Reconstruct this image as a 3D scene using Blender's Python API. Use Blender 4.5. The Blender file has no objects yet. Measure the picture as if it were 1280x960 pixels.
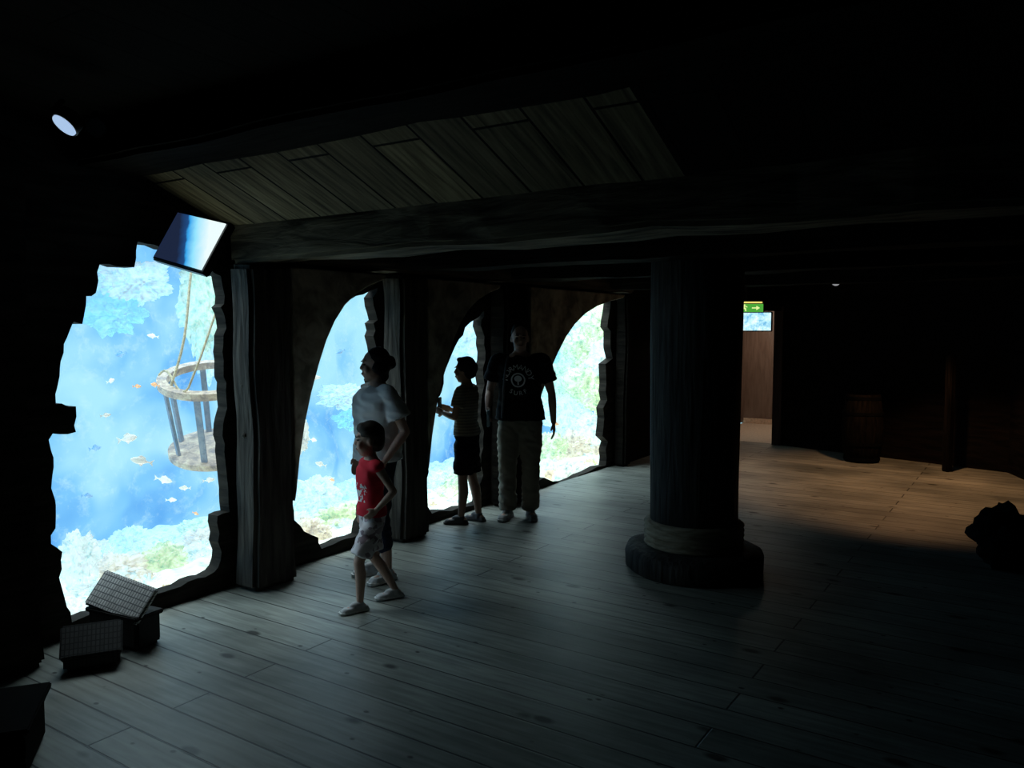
import bpy, bmesh, math, random
from mathutils import Vector, Matrix, noise
from mathutils.geometry import tessellate_polygon
from mathutils.bvhtree import BVHTree
random.seed(7)
S=bpy.context.scene
S.view_settings.view_transform='Standard'
S.view_settings.look='None'
COL=S.collection
# ---------------------------------------------------------------- camera
F=1000.0; H0=1.75; TH=math.atan(68/1000)
cd=bpy.data.cameras.new('camera'); cam=bpy.data.objects.new('camera',cd); COL.objects.link(cam)
cd.sensor_width=36; cd.lens=F/1280*36; cd.clip_start=0.05; cd.clip_end=100
cam.location=(0,0,H0); cam.rotation_euler=(math.pi/2-TH,0,0); S.camera=cam
w=bpy.data.worlds.new('world'); S.world=w; w.use_nodes=True
w.node_tree.nodes['Background'].inputs[0].default_value=(0.05,0.1,0.2,1)
w.node_tree.nodes['Background'].inputs[1].default_value=0.001
# survey helpers: photo measurement -> real plane
FW=Vector((0,math.cos(TH),-math.sin(TH))); UP=Vector((0,math.sin(TH),math.cos(TH))); CAM=Vector((0,0,H0))
def ray(px,py): return Vector((1,0,0))*((px-640)/F)+UP*((480-py)/F)+FW
def at_depth(px,py,d): return CAM+ray(px,py)*d
def on_floor(px,py,z=0):
    r=ray(px,py); return CAM+r*((z-H0)/r.z)
W0=Vector((-2.18,4.95,0)); D=Vector((0.55,0.835,0)).normalized(); N=Vector((D.y,-D.x,0))
ROT=math.atan2(D.y,D.x)
def WP(t,n,z=0): return W0+D*t+N*n+Vector((0,0,z))
def on_wall(px,py,n=0):
    r=ray(px,py); s=(n-(CAM-W0).dot(N))/r.dot(N); p=CAM+r*s
    return p
def tz(px,py,n=0):
    p=on_wall(px,py,n); return ((p-W0).dot(D),p.z)
# ---------------------------------------------------------------- materials
def newmat(name):
    m=bpy.data.materials.new(name); m.use_nodes=True; nt=m.node_tree
    return m,nt,nt.nodes['Principled BSDF'],nt.nodes['Material Output']
def nd(nt,t,**k):
    n=nt.nodes.new(t)
    for a,b in k.items(): setattr(n,a,b)
    return n
def ramp(nt,stops):
    r=nd(nt,'ShaderNodeValToRGB'); e=r.color_ramp.elements
    while len(e)<len(stops): e.new(0.5)
    for i,(p,c) in enumerate(stops):
        e[i].position=p; e[i].color=(c[0],c[1],c[2],1)
    return r
def wood(name,c1,c2,scale=(1,12,12),rough=.8,bump=.5,spec=.2):
    m,nt,b,o=newmat(name)
    tc=nd(nt,'ShaderNodeTexCoord'); mp=nd(nt,'ShaderNodeMapping'); mp.inputs['Scale'].default_value=scale
    ns=nd(nt,'ShaderNodeTexNoise'); ns.inputs['Scale'].default_value=2.2; ns.inputs['Detail'].default_value=7; ns.inputs['Distortion'].default_value=.4
    r=ramp(nt,[(.35,c1),(.65,c2)])
    nt.links.new(tc.outputs['Object'],mp.inputs[0]); nt.links.new(mp.outputs[0],ns.inputs['Vector'])
    nt.links.new(ns.outputs[0],r.inputs[0]); nt.links.new(r.outputs[0],b.inputs['Base Color'])
    bp=nd(nt,'ShaderNodeBump'); bp.inputs['Strength'].default_value=bump; bp.inputs['Distance'].default_value=.03
    nt.links.new(ns.outputs[0],bp.inputs['Height']); nt.links.new(bp.outputs[0],b.inputs['Normal'])
    b.inputs['Roughness'].default_value=rough; b.inputs['Specular IOR Level'].default_value=spec
    return m
def plain(name,c,rough=.8,var=.25,scale=30,metal=0,spec=.5):
    m,nt,b,o=newmat(name)
    tc=nd(nt,'ShaderNodeTexCoord'); ns=nd(nt,'ShaderNodeTexNoise'); ns.inputs['Scale'].default_value=scale
    r=ramp(nt,[(.25,[x*(1-var) for x in c]),(.75,[min(1,x*(1+var)) for x in c])])
    nt.links.new(tc.outputs['Object'],ns.inputs['Vector']); nt.links.new(ns.outputs[0],r.inputs[0])
    nt.links.new(r.outputs[0],b.inputs['Base Color']); b.inputs['Roughness'].default_value=rough; b.inputs['Metallic'].default_value=metal; b.inputs['Specular IOR Level'].default_value=spec
    return m
def emis(name,c,s,sample=False):
    m,nt,b,o=newmat(name)
    e=nd(nt,'ShaderNodeEmission'); e.inputs[0].default_value=(*c,1); e.inputs[1].default_value=s
    nt.links.new(e.outputs[0],o.inputs[0])
    if not sample: m.cycles.emission_sampling='NONE'
    return m
def planks(name,cols,width,length,swap,rough=.5,knots=True,spec=.4,contrast=(.6,1.1),mortar=.006):
    m,nt,b,o=newmat(name); L=nt.links.new
    tc=nd(nt,'ShaderNodeTexCoord'); sp=nd(nt,'ShaderNodeSeparateXYZ'); cb=nd(nt,'ShaderNodeCombineXYZ')
    L(tc.outputs['Object'],sp.inputs[0])
    L(sp.outputs['Y' if swap else 'X'],cb.inputs['X']); L(sp.outputs['X' if swap else 'Y'],cb.inputs['Y'])
    br=nd(nt,'ShaderNodeTexBrick'); br.offset=.37; br.inputs['Scale'].default_value=1; br.inputs['Brick Width'].default_value=length
    br.inputs['Row Height'].default_value=width; br.inputs['Mortar Size'].default_value=mortar; br.inputs['Mortar Smooth'].default_value=.4
    br.inputs['Color1'].default_value=(*cols[0],1); br.inputs['Color2'].default_value=(*cols[1],1); br.inputs['Mortar'].default_value=(*cols[2],1)
    L(cb.outputs[0],br.inputs['Vector'])
    mp=nd(nt,'ShaderNodeMapping'); mp.inputs['Scale'].default_value=(1.2,16,1)
    ns=nd(nt,'ShaderNodeTexNoise'); ns.inputs['Scale'].default_value=2; ns.inputs['Detail'].default_value=6; ns.inputs['Distortion'].default_value=.5
    L(cb.outputs[0],mp.inputs[0]); L(mp.outputs[0],ns.inputs['Vector'])
    r=ramp(nt,[(.3,(contrast[0],)*3),(.65,(contrast[1],)*3)]); L(ns.outputs[0],r.inputs[0])
    mx=nd(nt,'ShaderNodeMixRGB',blend_type='MULTIPLY'); mx.inputs[0].default_value=1
    L(br.outputs['Color'],mx.inputs[1]); L(r.outputs[0],mx.inputs[2]); last=mx
    if knots:
        def mul(a,bb):
            q=nd(nt,'ShaderNodeMixRGB',blend_type='MULTIPLY'); q.inputs[0].default_value=1; L(a.outputs[0],q.inputs[1]); L(bb.outputs[0],q.inputs[2]); return q
        for sc,lo_,hi_ in (((2.2,4.4,1),.08,.15),((5.1,7.3,1),.05,.10)):
            mp2=nd(nt,'ShaderNodeMapping'); mp2.inputs['Scale'].default_value=sc
            vo=nd(nt,'ShaderNodeTexVoronoi'); vo.inputs['Scale'].default_value=1.0
            L(cb.outputs[0],mp2.inputs[0]); L(mp2.outputs[0],vo.inputs['Vector'])
            r2=ramp(nt,[(lo_,(.10,.09,.08)),(hi_,(1,1,1))]); L(vo.outputs['Distance'],r2.inputs[0]); last=mul(last,r2)
        n3=nd(nt,'ShaderNodeTexNoise'); n3.inputs['Scale'].default_value=1.1; n3.inputs['Detail'].default_value=6; L(cb.outputs[0],n3.inputs['Vector'])
        r3=ramp(nt,[(.35,(.5,.51,.5)),(.65,(1.15,1.13,1.1))]); L(n3.outputs[0],r3.inputs[0]); last=mul(last,r3)
    L(last.outputs[0],b.inputs['Base Color'])
    bp=nd(nt,'ShaderNodeBump'); bp.inputs['Strength'].default_value=.5; bp.inputs['Distance'].default_value=.01; bp.invert=True
    L(br.outputs['Fac'],bp.inputs['Height']); L(bp.outputs[0],b.inputs['Normal'])
    b.inputs['Roughness'].default_value=rough; b.inputs['Specular IOR Level'].default_value=spec
    return m
WATER=(.27,.66,.98)
def haze_node(nt,n0,n1):  # water haze put into the colour, stronger deeper in the tank
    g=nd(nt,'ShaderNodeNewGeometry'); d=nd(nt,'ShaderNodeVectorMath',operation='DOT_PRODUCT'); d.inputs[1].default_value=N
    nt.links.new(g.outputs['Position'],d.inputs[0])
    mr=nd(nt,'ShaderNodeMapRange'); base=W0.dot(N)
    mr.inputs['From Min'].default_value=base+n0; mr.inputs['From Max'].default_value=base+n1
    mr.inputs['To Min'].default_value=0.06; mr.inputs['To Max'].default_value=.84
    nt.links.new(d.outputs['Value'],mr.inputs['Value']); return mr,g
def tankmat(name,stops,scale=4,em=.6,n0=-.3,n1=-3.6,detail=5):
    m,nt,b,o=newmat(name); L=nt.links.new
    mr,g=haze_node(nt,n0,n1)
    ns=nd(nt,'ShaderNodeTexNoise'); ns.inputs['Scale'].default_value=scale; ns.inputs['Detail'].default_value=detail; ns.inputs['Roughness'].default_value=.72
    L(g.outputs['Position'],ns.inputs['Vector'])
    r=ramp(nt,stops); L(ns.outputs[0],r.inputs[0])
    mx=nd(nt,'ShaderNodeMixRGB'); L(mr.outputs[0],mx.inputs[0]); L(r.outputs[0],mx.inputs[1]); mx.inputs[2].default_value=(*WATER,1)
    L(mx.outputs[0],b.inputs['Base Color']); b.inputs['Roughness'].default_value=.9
    L(mx.outputs[0],b.inputs['Emission Color']); b.inputs['Emission Strength'].default_value=em  # tank things get their own glow in place of underwater light
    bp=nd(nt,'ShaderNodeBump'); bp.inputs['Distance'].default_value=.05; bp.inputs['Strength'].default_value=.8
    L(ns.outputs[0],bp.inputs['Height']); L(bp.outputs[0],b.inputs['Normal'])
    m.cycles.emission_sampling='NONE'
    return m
M_floor=planks('floor_boards',[(.35,.37,.335),(.25,.265,.24),(.02,.02,.018)],.20,3.4,True,rough=.48)
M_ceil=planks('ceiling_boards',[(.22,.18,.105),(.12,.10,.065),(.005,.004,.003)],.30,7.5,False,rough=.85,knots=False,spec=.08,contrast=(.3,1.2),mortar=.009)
M_ceil_shade=planks('ceiling_boards_shade',[(.012,.01,.008),(.008,.007,.006),(.002,.002,.002)],.27,3.5,False,rough=.95,knots=False,spec=.05)  # same boards darkened in colour to stand for shade
M_dark=wood('dark_wall_wood',(.012,.01,.008),(.04,.034,.027),(1,1,8),spec=.1)
M_vdark=wood('near_black_wood',(.003,.003,.0025),(.008,.006,.005),(1,1,8),spec=.02)  # even near-black tone throughout
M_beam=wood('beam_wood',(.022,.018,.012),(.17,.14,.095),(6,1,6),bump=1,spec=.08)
M_beam_shade=wood('beam_wood_shade',(.004,.0035,.003),(.012,.01,.008),(10,1,10),spec=.02)  # beam wood darkened in colour for timbers in shade
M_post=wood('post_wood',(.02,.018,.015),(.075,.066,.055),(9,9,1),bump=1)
M_knee=wood('knee_wood',(.16,.14,.10),(.50,.44,.33),(3,8,3),bump=1)
M_mast=wood('mast_wood',(.016,.015,.014),(.06,.054,.048),(12,12,1),rough=.7,bump=.8)
M_ring=wood('hoop_wood',(.22,.17,.11),(.42,.35,.25),(4,4,20))
M_black=plain('black_plastic',(.012,.012,.014),.4)
M_metal=plain('dark_metal',(.05,.05,.055),.4,metal=.8)
# ---------------------------------------------------------------- object helpers
def setmeta(o,label=None,cat=None,kind=None,group=None):
    if label: o['label']=label
    if cat: o['category']=cat
    if kind: o['kind']=kind
    if group: o['group']=group
def link(o,parent=None):
    COL.objects.link(o)
    if parent: o.parent=parent
    return o
def from_bm(name,bm,mat,smooth=False):
    me=bpy.data.meshes.new(name); bm.normal_update(); bm.to_mesh(me); bm.free()
    if mat: me.materials.append(mat)
    if smooth:
        for p in me.polygons: p.use_smooth=True
    return bpy.data.objects.new(name,me)
def empty(name,loc,rotz=0):
    e=bpy.data.objects.new(name,None); e.empty_display_size=.1; e.location=loc; e.rotation_euler=(0,0,rotz); COL.objects.link(e); return e
def box_bm(dims,cuts=0,jit=0,bev=.01,seed=0):
    bm=bmesh.new(); bmesh.ops.create_cube(bm,size=1); bmesh.ops.scale(bm,vec=dims,verts=bm.verts)
    if cuts:
        ax=max(range(3),key=lambda i:dims[i])
        ed=[e for e in bm.edges if abs((e.verts[0].co-e.verts[1].co)[ax])>dims[ax]*.9]
        bmesh.ops.subdivide_edges(bm,edges=ed,cuts=cuts)
    if bev: bmesh.ops.bevel(bm,geom=[e for e in bm.edges if e.calc_face_angle(0)>.5],offset=bev,segments=2,affect='EDGES')
    if jit:
        for v in bm.verts: v.co+=noise.noise_vector(v.co*2.3+Vector((seed,seed*2,0)))*jit
    return bm
def box(name,c,dims,rotz=0,mat=None,cuts=0,jit=0,bev=.01,parent=None,seed=0):
    o=from_bm(name,box_bm(dims,cuts,jit,bev,seed),mat); o.location=c; o.rotation_euler=(0,0,rotz); link(o,parent); return o
def extrude_poly(name,loops,y0,y1,mat):
    bm=bmesh.new(); flat=[p for l in loops for p in l]
    a=[bm.verts.new((p[0],y0,p[1])) for p in flat]; b=[bm.verts.new((p[0],y1,p[1])) for p in flat]
    tris=tessellate_polygon([[Vector((p[0],p[1],0)) for p in l] for l in loops])
    for t in tris:
        try: bm.faces.new([a[i] for i in t]); bm.faces.new([b[i] for i in reversed(t)])
        except ValueError: pass
    k=0
    for l in loops:
        n=len(l)
        for i in range(n):
            j=(i+1)%n; bm.faces.new([a[k+i],a[k+j],b[k+j],b[k+i]])
        k+=n
    bmesh.ops.recalc_face_normals(bm,faces=bm.faces)
    return from_bm(name,bm,mat)
def inwall(o):
    o.location=W0; o.rotation_euler=(0,0,ROT); link(o); return o
# ---------------------------------------------------------------- windows
win=[
 [(125,330),(168,334),(172,302),(215,312),(262,335),(276,345),(280,380),(276,384),(283,410),(278,440),(283,500),(278,545),(284,600),(287,640),(272,645),(276,700),(268,715),(205,740),(170,748),(90,778),(74,722),(78,690),(64,680),(70,645),(65,600),(67,572),(61,550),(66,542),(95,540),(95,508),(70,505),(75,460),(80,430),(92,402),(103,405),(108,370),(120,366)],
 [(472,360),(466,372),(472,400),(467,404),(471,440),(466,475),(469,520),(465,600),(450,668),(425,676),(402,686),(398,672),(380,664),(368,650),(364,600),(362,570),(376,560),(368,540),(378,515),(374,490),(386,452),(392,440),(402,415),(420,390),(445,370)],
 [(605,388),(602,400),(607,440),(602,500),(604,560),(600,628),(575,634),(540,642),(532,625),(536,590),(538,540),(545,500),(552,490),(557,462),(566,440),(574,424),(588,403)],
 [(757,376),(764,372),(760,400),(763,425),(766,448),(757,455),(759,500),(754,510),(753,545),(760,552),(757,582),(735,590),(700,603),(680,597),(662,603),(660,560),(668,540),(668,500),(678,490),(680,452),(694,418),(708,402),(730,388)]]
def ragged(l,seed):
    r_=random.Random(seed); out=[]
    for i,p in enumerate(l):
        q=l[(i+1)%len(l)]; out.append(p); d=math.hypot(q[0]-p[0],q[1]-p[1])
        n=int(d//12)
        for k in range(1,n+1):
            f=(k-.3+.5*r_.random())/(n+1); j=r_.uniform(-2.2,2.2)
            out.append((p[0]+(q[0]-p[0])*f+j*(q[1]-p[1])/d,p[1]+(q[1]-p[1])*f-j*(q[0]-p[0])/d))
    return out
holes=[[tz(*p) for p in ragged(l,i)] for i,l in enumerate(win)]
outer=[(-4.5,-.6),(6.5,-.6),(6.5,3.5),(-4.5,3.5)]
o=inwall(extrude_poly('wall_left',[outer]+holes,0.0,.10,M_dark)); setmeta(o,kind='structure')
mg,nt,b,out=newmat('aquarium_glass'); tr=nd(nt,'ShaderNodeBsdfTransparent'); tr.inputs[0].default_value=(.97,.99,1,1)
gl=nd(nt,'ShaderNodeBsdfGlossy'); gl.inputs['Roughness'].default_value=.03; mxs=nd(nt,'ShaderNodeMixShader'); mxs.inputs[0].default_value=.03
nt.links.new(tr.outputs[0],mxs.inputs[1]); nt.links.new(gl.outputs[0],mxs.inputs[2]); nt.links.new(mxs.outputs[0],out.inputs[0])
for i,l in enumerate(holes):
    bm=bmesh.new(); vs=[bm.verts.new((p[0],.07,p[1])) for p in l]
    for t in tessellate_polygon([[Vector((p[0],p[1],0)) for p in l]]): bm.faces.new([vs[k] for k in t])
    o=inwall(from_bm('window_%d'%(i+1),bm,mg)); setmeta(o,kind='structure')
# ---------------------------------------------------------------- floor / ceiling / other walls
def slab(name,pts,z0,z1,mat):
    bm=bmesh.new(); a=[bm.verts.new((p[0],-p[1],z0)) for p in pts]; b=[bm.verts.new((p[0],-p[1],z1)) for p in pts]
    bm.faces.new(a); bm.faces.new(b)
    for i in range(len(pts)): j=(i+1)%len(pts); bm.faces.new([a[i],a[j],b[j],b[i]])
    bmesh.ops.recalc_face_normals(bm,faces=bm.faces)
    o=inwall(from_bm(name,bm,mat)); setmeta(o,kind='structure'); return o
slab('floor',[(-6,0),(13.2,0),(13.2,7.2),(-6,7.2)],-.1,0,M_floor)
def ceil(prof,mat,n0=0,n1=7.2):
    bm=bmesh.new()
    A=[bm.verts.new((t,-n0,z)) for t,z in prof]; B=[bm.verts.new((t,-n1,z)) for t,z in prof]; C=[bm.verts.new((t,-n0,z+.08)) for t,z in prof]; E=[bm.verts.new((t,-n1,z+.08)) for t,z in prof]
    for i in range(len(prof)-1):
        bm.faces.new([A[i],A[i+1],B[i+1],B[i]]); bm.faces.new([C[i],C[i+1],E[i+1],E[i]])
    o=inwall(from_bm('ceiling',bm,mat)); setmeta(o,kind='structure')
NB=3.2  # past this width the ceiling takes the shade-darkened boards
ceil([(-6,3.15),(-.3,2.86)],M_ceil_shade); ceil([(-.3,2.74),(-.1,2.68),(.5,2.43)],M_ceil,0,NB); ceil([(-.3,2.74),(-.1,2.68),(.5,2.43)],M_ceil_shade,NB,7.2); ceil([(.5,2.5),(13.2,2.5)],M_ceil_shade)
def wallseg(name,a,b,z0,z1,mat,th=.1):
    A=WP(*a);B=WP(*b); d=B-A; c=(A+B)/2; c.z=(z0+z1)/2
    o=box(name,c,(d.length,th,z1-z0),math.atan2(d.y,d.x),mat,bev=0); setmeta(o,kind='structure'); return o
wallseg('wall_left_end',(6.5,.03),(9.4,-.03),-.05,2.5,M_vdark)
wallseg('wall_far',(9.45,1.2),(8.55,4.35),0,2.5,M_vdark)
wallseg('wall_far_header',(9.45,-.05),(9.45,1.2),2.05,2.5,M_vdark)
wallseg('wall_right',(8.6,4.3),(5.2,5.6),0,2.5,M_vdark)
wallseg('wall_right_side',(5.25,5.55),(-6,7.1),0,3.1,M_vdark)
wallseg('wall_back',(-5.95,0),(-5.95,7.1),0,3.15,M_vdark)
M_cor=wood('corridor_panel',(.15,.105,.082),(.21,.15,.12),(8,8,1),.5)
wallseg('wall_corridor_end',(12,-.4),(12,1.9),0,2.4,M_cor)
wallseg('wall_corridor_left',(9.5,-.15),(12,-.15),0,2.4,M_cor)
wallseg('wall_corridor_right',(9.5,1.75),(12,1.75),0,2.4,M_cor)
slab('floor_corridor',[(9.45,-.05),(11.95,-.05),(11.95,1.7),(9.45,1.7)],.0,.004,plain('corridor_floor',(.5,.42,.33),.5))
M_trim=plain('pale_trim',(.6,.45,.33),.5)
wallseg('baseboard_corridor',(11.93,-.04),(11.93,1.68),.004,.10,M_trim,.02)
wallseg('trim_1',(9.37,1.19),(9.37,1.32),0,2.1,wood('door_frame',(.05,.035,.03),(.09,.06,.05),(8,8,1)),.06)
wallseg('trim_2',(9.37,-.05),(9.37,1.3),2.03,2.15,M_beam_shade,.06)
# ---------------------------------------------------------------- timber posts, knees, beams
def post(t0,t1,dn,z1,lab,seed,mat=None,off=.045):
    o=box('wooden_post',WP((t0+t1)/2,dn/2+off,z1/2),(t1-t0,dn,z1-.002),ROT,mat or M_post,cuts=14,jit=.022,bev=.03,seed=seed)
    for v in o.data.vertices:
        k=v.co.z/(z1/2); v.co.x*=1-.12*(1-k*k)
    setmeta(o,lab,'wooden post',group='hull ribs between the aquarium windows'); return o
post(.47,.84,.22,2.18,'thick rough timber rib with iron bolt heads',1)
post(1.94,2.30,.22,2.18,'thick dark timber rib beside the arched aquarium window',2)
post(3.48,3.93,.20,2.18,'wide dark timber rib behind the standing man',3,M_beam_shade)
post(6.27,6.45,.16,2.18,'dark timber rib at the end of the window wall',4,M_beam_shade)
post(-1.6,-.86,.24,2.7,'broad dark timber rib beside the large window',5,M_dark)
for z in (1.05,1.38):
    bm=bmesh.new(); bmesh.ops.create_uvsphere(bm,u_segments=12,v_segments=8,radius=.018)
    o=from_bm('bolt_head',bm,M_post,True); o.location=WP(.50,.15,z); link(o); setmeta(o,'round iron bolt head on timber post','bolt',group='bolts on the timber post')
def knee(t,sx,lab):
    pts=[(0,2.18),(1.0,2.18),(.98,2.14),(.82,2.09),(.66,2.02),(.53,1.93),(.42,1.81),(.33,1.67),(.25,1.5),(.17,1.3),(.10,1.08),(.045,.84),(0,.55)]
    pts=[(t+.003+a*sx,z) for i,(a,z) in enumerate(pts)]
    o=inwall(extrude_poly('knee_brace',[pts],-.25,-.003,M_knee)); setmeta(o,lab,'wooden brace',group='curved ship knees under the beams')
    md=o.modifiers.new('b','BEVEL'); md.width=.015; md.segments=2
knee(.84,.95,'curved timber ship knee bracing post to beam')
knee(2.30,1.1,'curved timber ship knee above the narrow window')
knee(3.93,2.2,'long curved timber ship knee above the far window')
def beam(t0,t1,n0,n1,z0,z1,lab,seed,mat=None,jit=.018):
    o=box('ceiling_beam',WP((t0+t1)/2,(n0+n1)/2,(z0+z1)/2),(t1-t0,n1-n0,z1-z0),ROT,mat or M_beam,cuts=24,jit=jit,bev=.025,seed=seed)
    setmeta(o,lab,'ceiling beam',group='timber deck beams'); return o
beam(-.52,-.12,.02,5.5,2.65,2.88,'heavy dark timber beam under the planked ceiling',11,M_beam_shade)
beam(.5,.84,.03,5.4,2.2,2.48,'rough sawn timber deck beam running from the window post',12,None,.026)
beam(1.96,2.28,.28,5.3,2.22,2.5,'timber deck beam above the arched windows',13,M_beam_shade)
beam(3.5,3.85,.28,5.0,2.22,2.5,'timber deck beam behind the mast column',14,M_beam_shade)
beam(5.6,5.9,.28,4.8,2.22,2.5,'dark timber deck beam near the doorway',15,M_beam_shade)
o=box('ceiling_beam',WP(3.65,.13,2.352),(5.5,.23,.285),ROT,wood('beam_wood_long',(.04,.034,.026),(.14,.12,.085),(1,10,10)),cuts=16,jit=.008,bev=.02); setmeta(o,'long timber wall plate running above the aquarium windows','ceiling beam',group='timber deck beams')
# ---------------------------------------------------------------- mast column
def lathe(name,prof,seg,mat,smooth=True,jit=0):
    bm=bmesh.new(); rings=[]
    for r,z in prof:
        rings.append([bm.verts.new((r*math.cos(2*math.pi*i/seg),r*math.sin(2*math.pi*i/seg),z)) for i in range(seg)])
    for a,b in zip(rings,rings[1:]):
        for i in range(seg): j=(i+1)%seg; bm.faces.new([a[i],a[j],b[j],b[i]])
    bm.faces.new(list(reversed(rings[0]))); bm.faces.new(rings[-1])
    if jit:
        for v in bm.verts: v.co+=noise.noise_vector(v.co*3)*jit
    return from_bm(name,bm,mat,smooth)
cc=Vector((1.335,5.80,0)); mast=empty('mast_column',cc); setmeta(mast,'thick round dark wooden ship mast with pale hoop and low foot','column')
o=lathe('column_foot',[(.48,0),(.50,.02),(.50,.12),(.485,.155),(.44,.17),(.36,.175)],48,M_mast,True,.018); link(o,mast)
prof=[(.33,.17)]
for k in range(5): z=.175+k*.037; prof+=[(.345,z+.004),(.36,z+.018),(.345,z+.033)]
o=lathe('rope_band',prof+[(.322,.365)],48,M_ring,True,.004); link(o,mast)
o=lathe('column_shaft',[(.315,.17),(.318,.6),(.322,1.2),(.326,1.8),(.33,2.495)],48,M_mast,True,.008); link(o,mast)
# ---------------------------------------------------------------- aquarium interior
bm=bmesh.new(); bmesh.ops.create_grid(bm,x_segments=90,y_segments=28,size=1)
for v in bm.verts:
    t=-3+ (v.co.x+1)/2*16; z=-1.1+(v.co.y+1)/2*4.6
    d=noise.fractal(Vector((t*.9,z*.9,3)),1,2,4)*.35
    v.co=Vector((t,4.2+d,z))
mb,nt,b,out=newmat('aquarium_backdrop'); L=nt.links.new
g=nd(nt,'ShaderNodeNewGeometry'); n1=nd(nt,'ShaderNodeTexNoise'); n1.inputs['Scale'].default_value=.7; n1.inputs['Detail'].default_value=3; L(g.outputs['Position'],n1.inputs['Vector'])
r1=ramp(nt,[(.34,(.09,.36,.86)),(.46,(.22,.60,.98)),(.58,(.42,.82,1.0))]); L(n1.outputs[0],r1.inputs[0])
n2=nd(nt,'ShaderNodeTexNoise'); n2.inputs['Scale'].default_value=5; n2.inputs['Detail'].default_value=10; n2.inputs['Roughness'].default_value=.75; L(g.outputs['Position'],n2.inputs['Vector'])
r2=ramp(nt,[(.52,(0,0,0)),(.70,(.5,.5,.5))]); L(n2.outputs[0],r2.inputs[0])
mx=nd(nt,'ShaderNodeMixRGB'); L(r2.outputs[0],mx.inputs[0]); L(r1.outputs[0],mx.inputs[1]); mx.inputs[2].default_value=(.62,.95,.98,1)
em=nd(nt,'ShaderNodeEmission'); L(mx.outputs[0],em.inputs[0]); em.inputs[1].default_value=1.08; L(em.outputs[0],out.inputs[0])  # backdrop emits, standing in for the lit water
o=inwall(from_bm('wall_aquarium_back',bm,mb,True)); setmeta(o,kind='structure')
for nm,t in (('wall_aquarium_end',12.8),('wall_aquarium_near',-3)):
    o=box(nm,WP(t,-2.35,1.2),(.1,4.0,4.6),ROT,mb,bev=0); setmeta(o,kind='structure')
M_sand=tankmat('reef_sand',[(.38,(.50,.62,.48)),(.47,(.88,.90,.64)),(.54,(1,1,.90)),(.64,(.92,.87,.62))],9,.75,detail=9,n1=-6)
bm=bmesh.new(); bmesh.ops.create_grid(bm,x_segments=160,y_segments=44,size=1)
def bedz(y): return -.10-.12*y
for v in bm.verts:
    t=-3+(v.co.x+1)/2*16; y=.12+(v.co.y+1)/2*4.2
    v.co=Vector((t,y,bedz(y)-.03+noise.fractal(Vector((t*1.6,y*1.6,0)),.9,2,6)*.13))
o=inwall(from_bm('floor_aquarium',bm,M_sand,True)); setmeta(o,kind='structure')
al=bpy.data.lights.new('tank_fill_light','AREA'); al.shape='RECTANGLE'; al.size=14; al.size_y=1.6; al.energy=440; al.color=(.76,.94,1)  # unseen area light added over the tank, tilted to brighten the room
lo_=bpy.data.objects.new('tank_fill_light',al); lo_.location=WP(5,-1.5,3.4)
lo_.rotation_euler=(Matrix.Rotation(ROT,4,'Z')@Matrix.Rotation(math.radians(-20),4,'X')).to_euler(); COL.objects.link(lo_)
YEL=[(.36,(.28,.42,.14)),(.45,(.60,.70,.24)),(.54,(.88,.92,.46)),(.66,(1,1,.88))]
WHI=[(.36,(.42,.58,.54)),(.47,(.82,.9,.78)),(.60,(1,1,.98))]
TAN=[(.36,(.42,.32,.2)),(.5,(.85,.68,.42)),(.62,(1,.94,.74))]
TEA=[(.36,(.22,.50,.78)),(.5,(.36,.72,.92)),(.62,(.65,.95,.99))]
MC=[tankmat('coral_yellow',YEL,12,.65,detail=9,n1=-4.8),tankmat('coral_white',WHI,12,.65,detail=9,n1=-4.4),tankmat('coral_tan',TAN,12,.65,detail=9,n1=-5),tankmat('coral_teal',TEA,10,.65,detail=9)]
CN=['knobbly yellow-green coral head on the tank bed','pale white coral boulder on the tank bed','sandy tan coral rock on the tank bed','blue-green coral mound inside the aquarium']
def rockmesh(seed,sub=5,amp=.5,fr=1.9):
    bm=bmesh.new(); bmesh.ops.create_icosphere(bm,subdivisions=sub,radius=1)
    for v in bm.verts:
        n_=v.co.normalized(); k=1+amp*noise.fractal(n_*fr+Vector((seed*7,0,seed)),.6,2.2,7)+.2*abs(noise.noise(n_*6+Vector((seed,0,0))))
        v.co=n_*k
    me=bpy.data.meshes.new('coral'); bm.to_mesh(me); bm.free()
    for p in me.polygons: p.use_smooth=True
    return me
def branchmesh(seed):
    rr=random.Random(seed); bm=bmesh.new()
    for i in range(26):
        a=rr.uniform(0,6.28); ti=rr.uniform(0,1.1); d=Vector((math.cos(a)*math.sin(ti),math.sin(a)*math.sin(ti),math.cos(ti)))
        h=rr.uniform(.7,1.2); q=d.to_track_quat('Z','Y').to_matrix().to_4x4()
        bmesh.ops.create_cone(bm,cap_ends=True,segments=7,radius1=.13,radius2=.05,depth=h,matrix=Matrix.Translation(d*h/2)@q)
        bmesh.ops.create_icosphere(bm,subdivisions=1,radius=.09,matrix=Matrix.Translation(d*h))
    me=bpy.data.meshes.new('branch_coral'); bm.to_mesh(me); bm.free(); return me
RM={}
for k in range(4):
    for s in range(3):
        me=(rockmesh(s+k*3+1) if s<2 else branchmesh(s+k)); me.materials.append(MC[k]); RM[(k,s)]=me
def coral(p,sc,k,s,rz=0,group='corals on the tank bed'):
    o=bpy.data.objects.new('branch_coral' if s==2 else 'coral_rock',RM[(k,s)]); o.location=p; o.scale=sc; o.rotation_euler=(0,0,rz); link(o)
    setmeta(o,CN[k] if s<2 else CN[k].replace('knobbly ','branching '),'coral',group=group)
rr=random.Random(3)
placed=[]
tries=0
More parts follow.
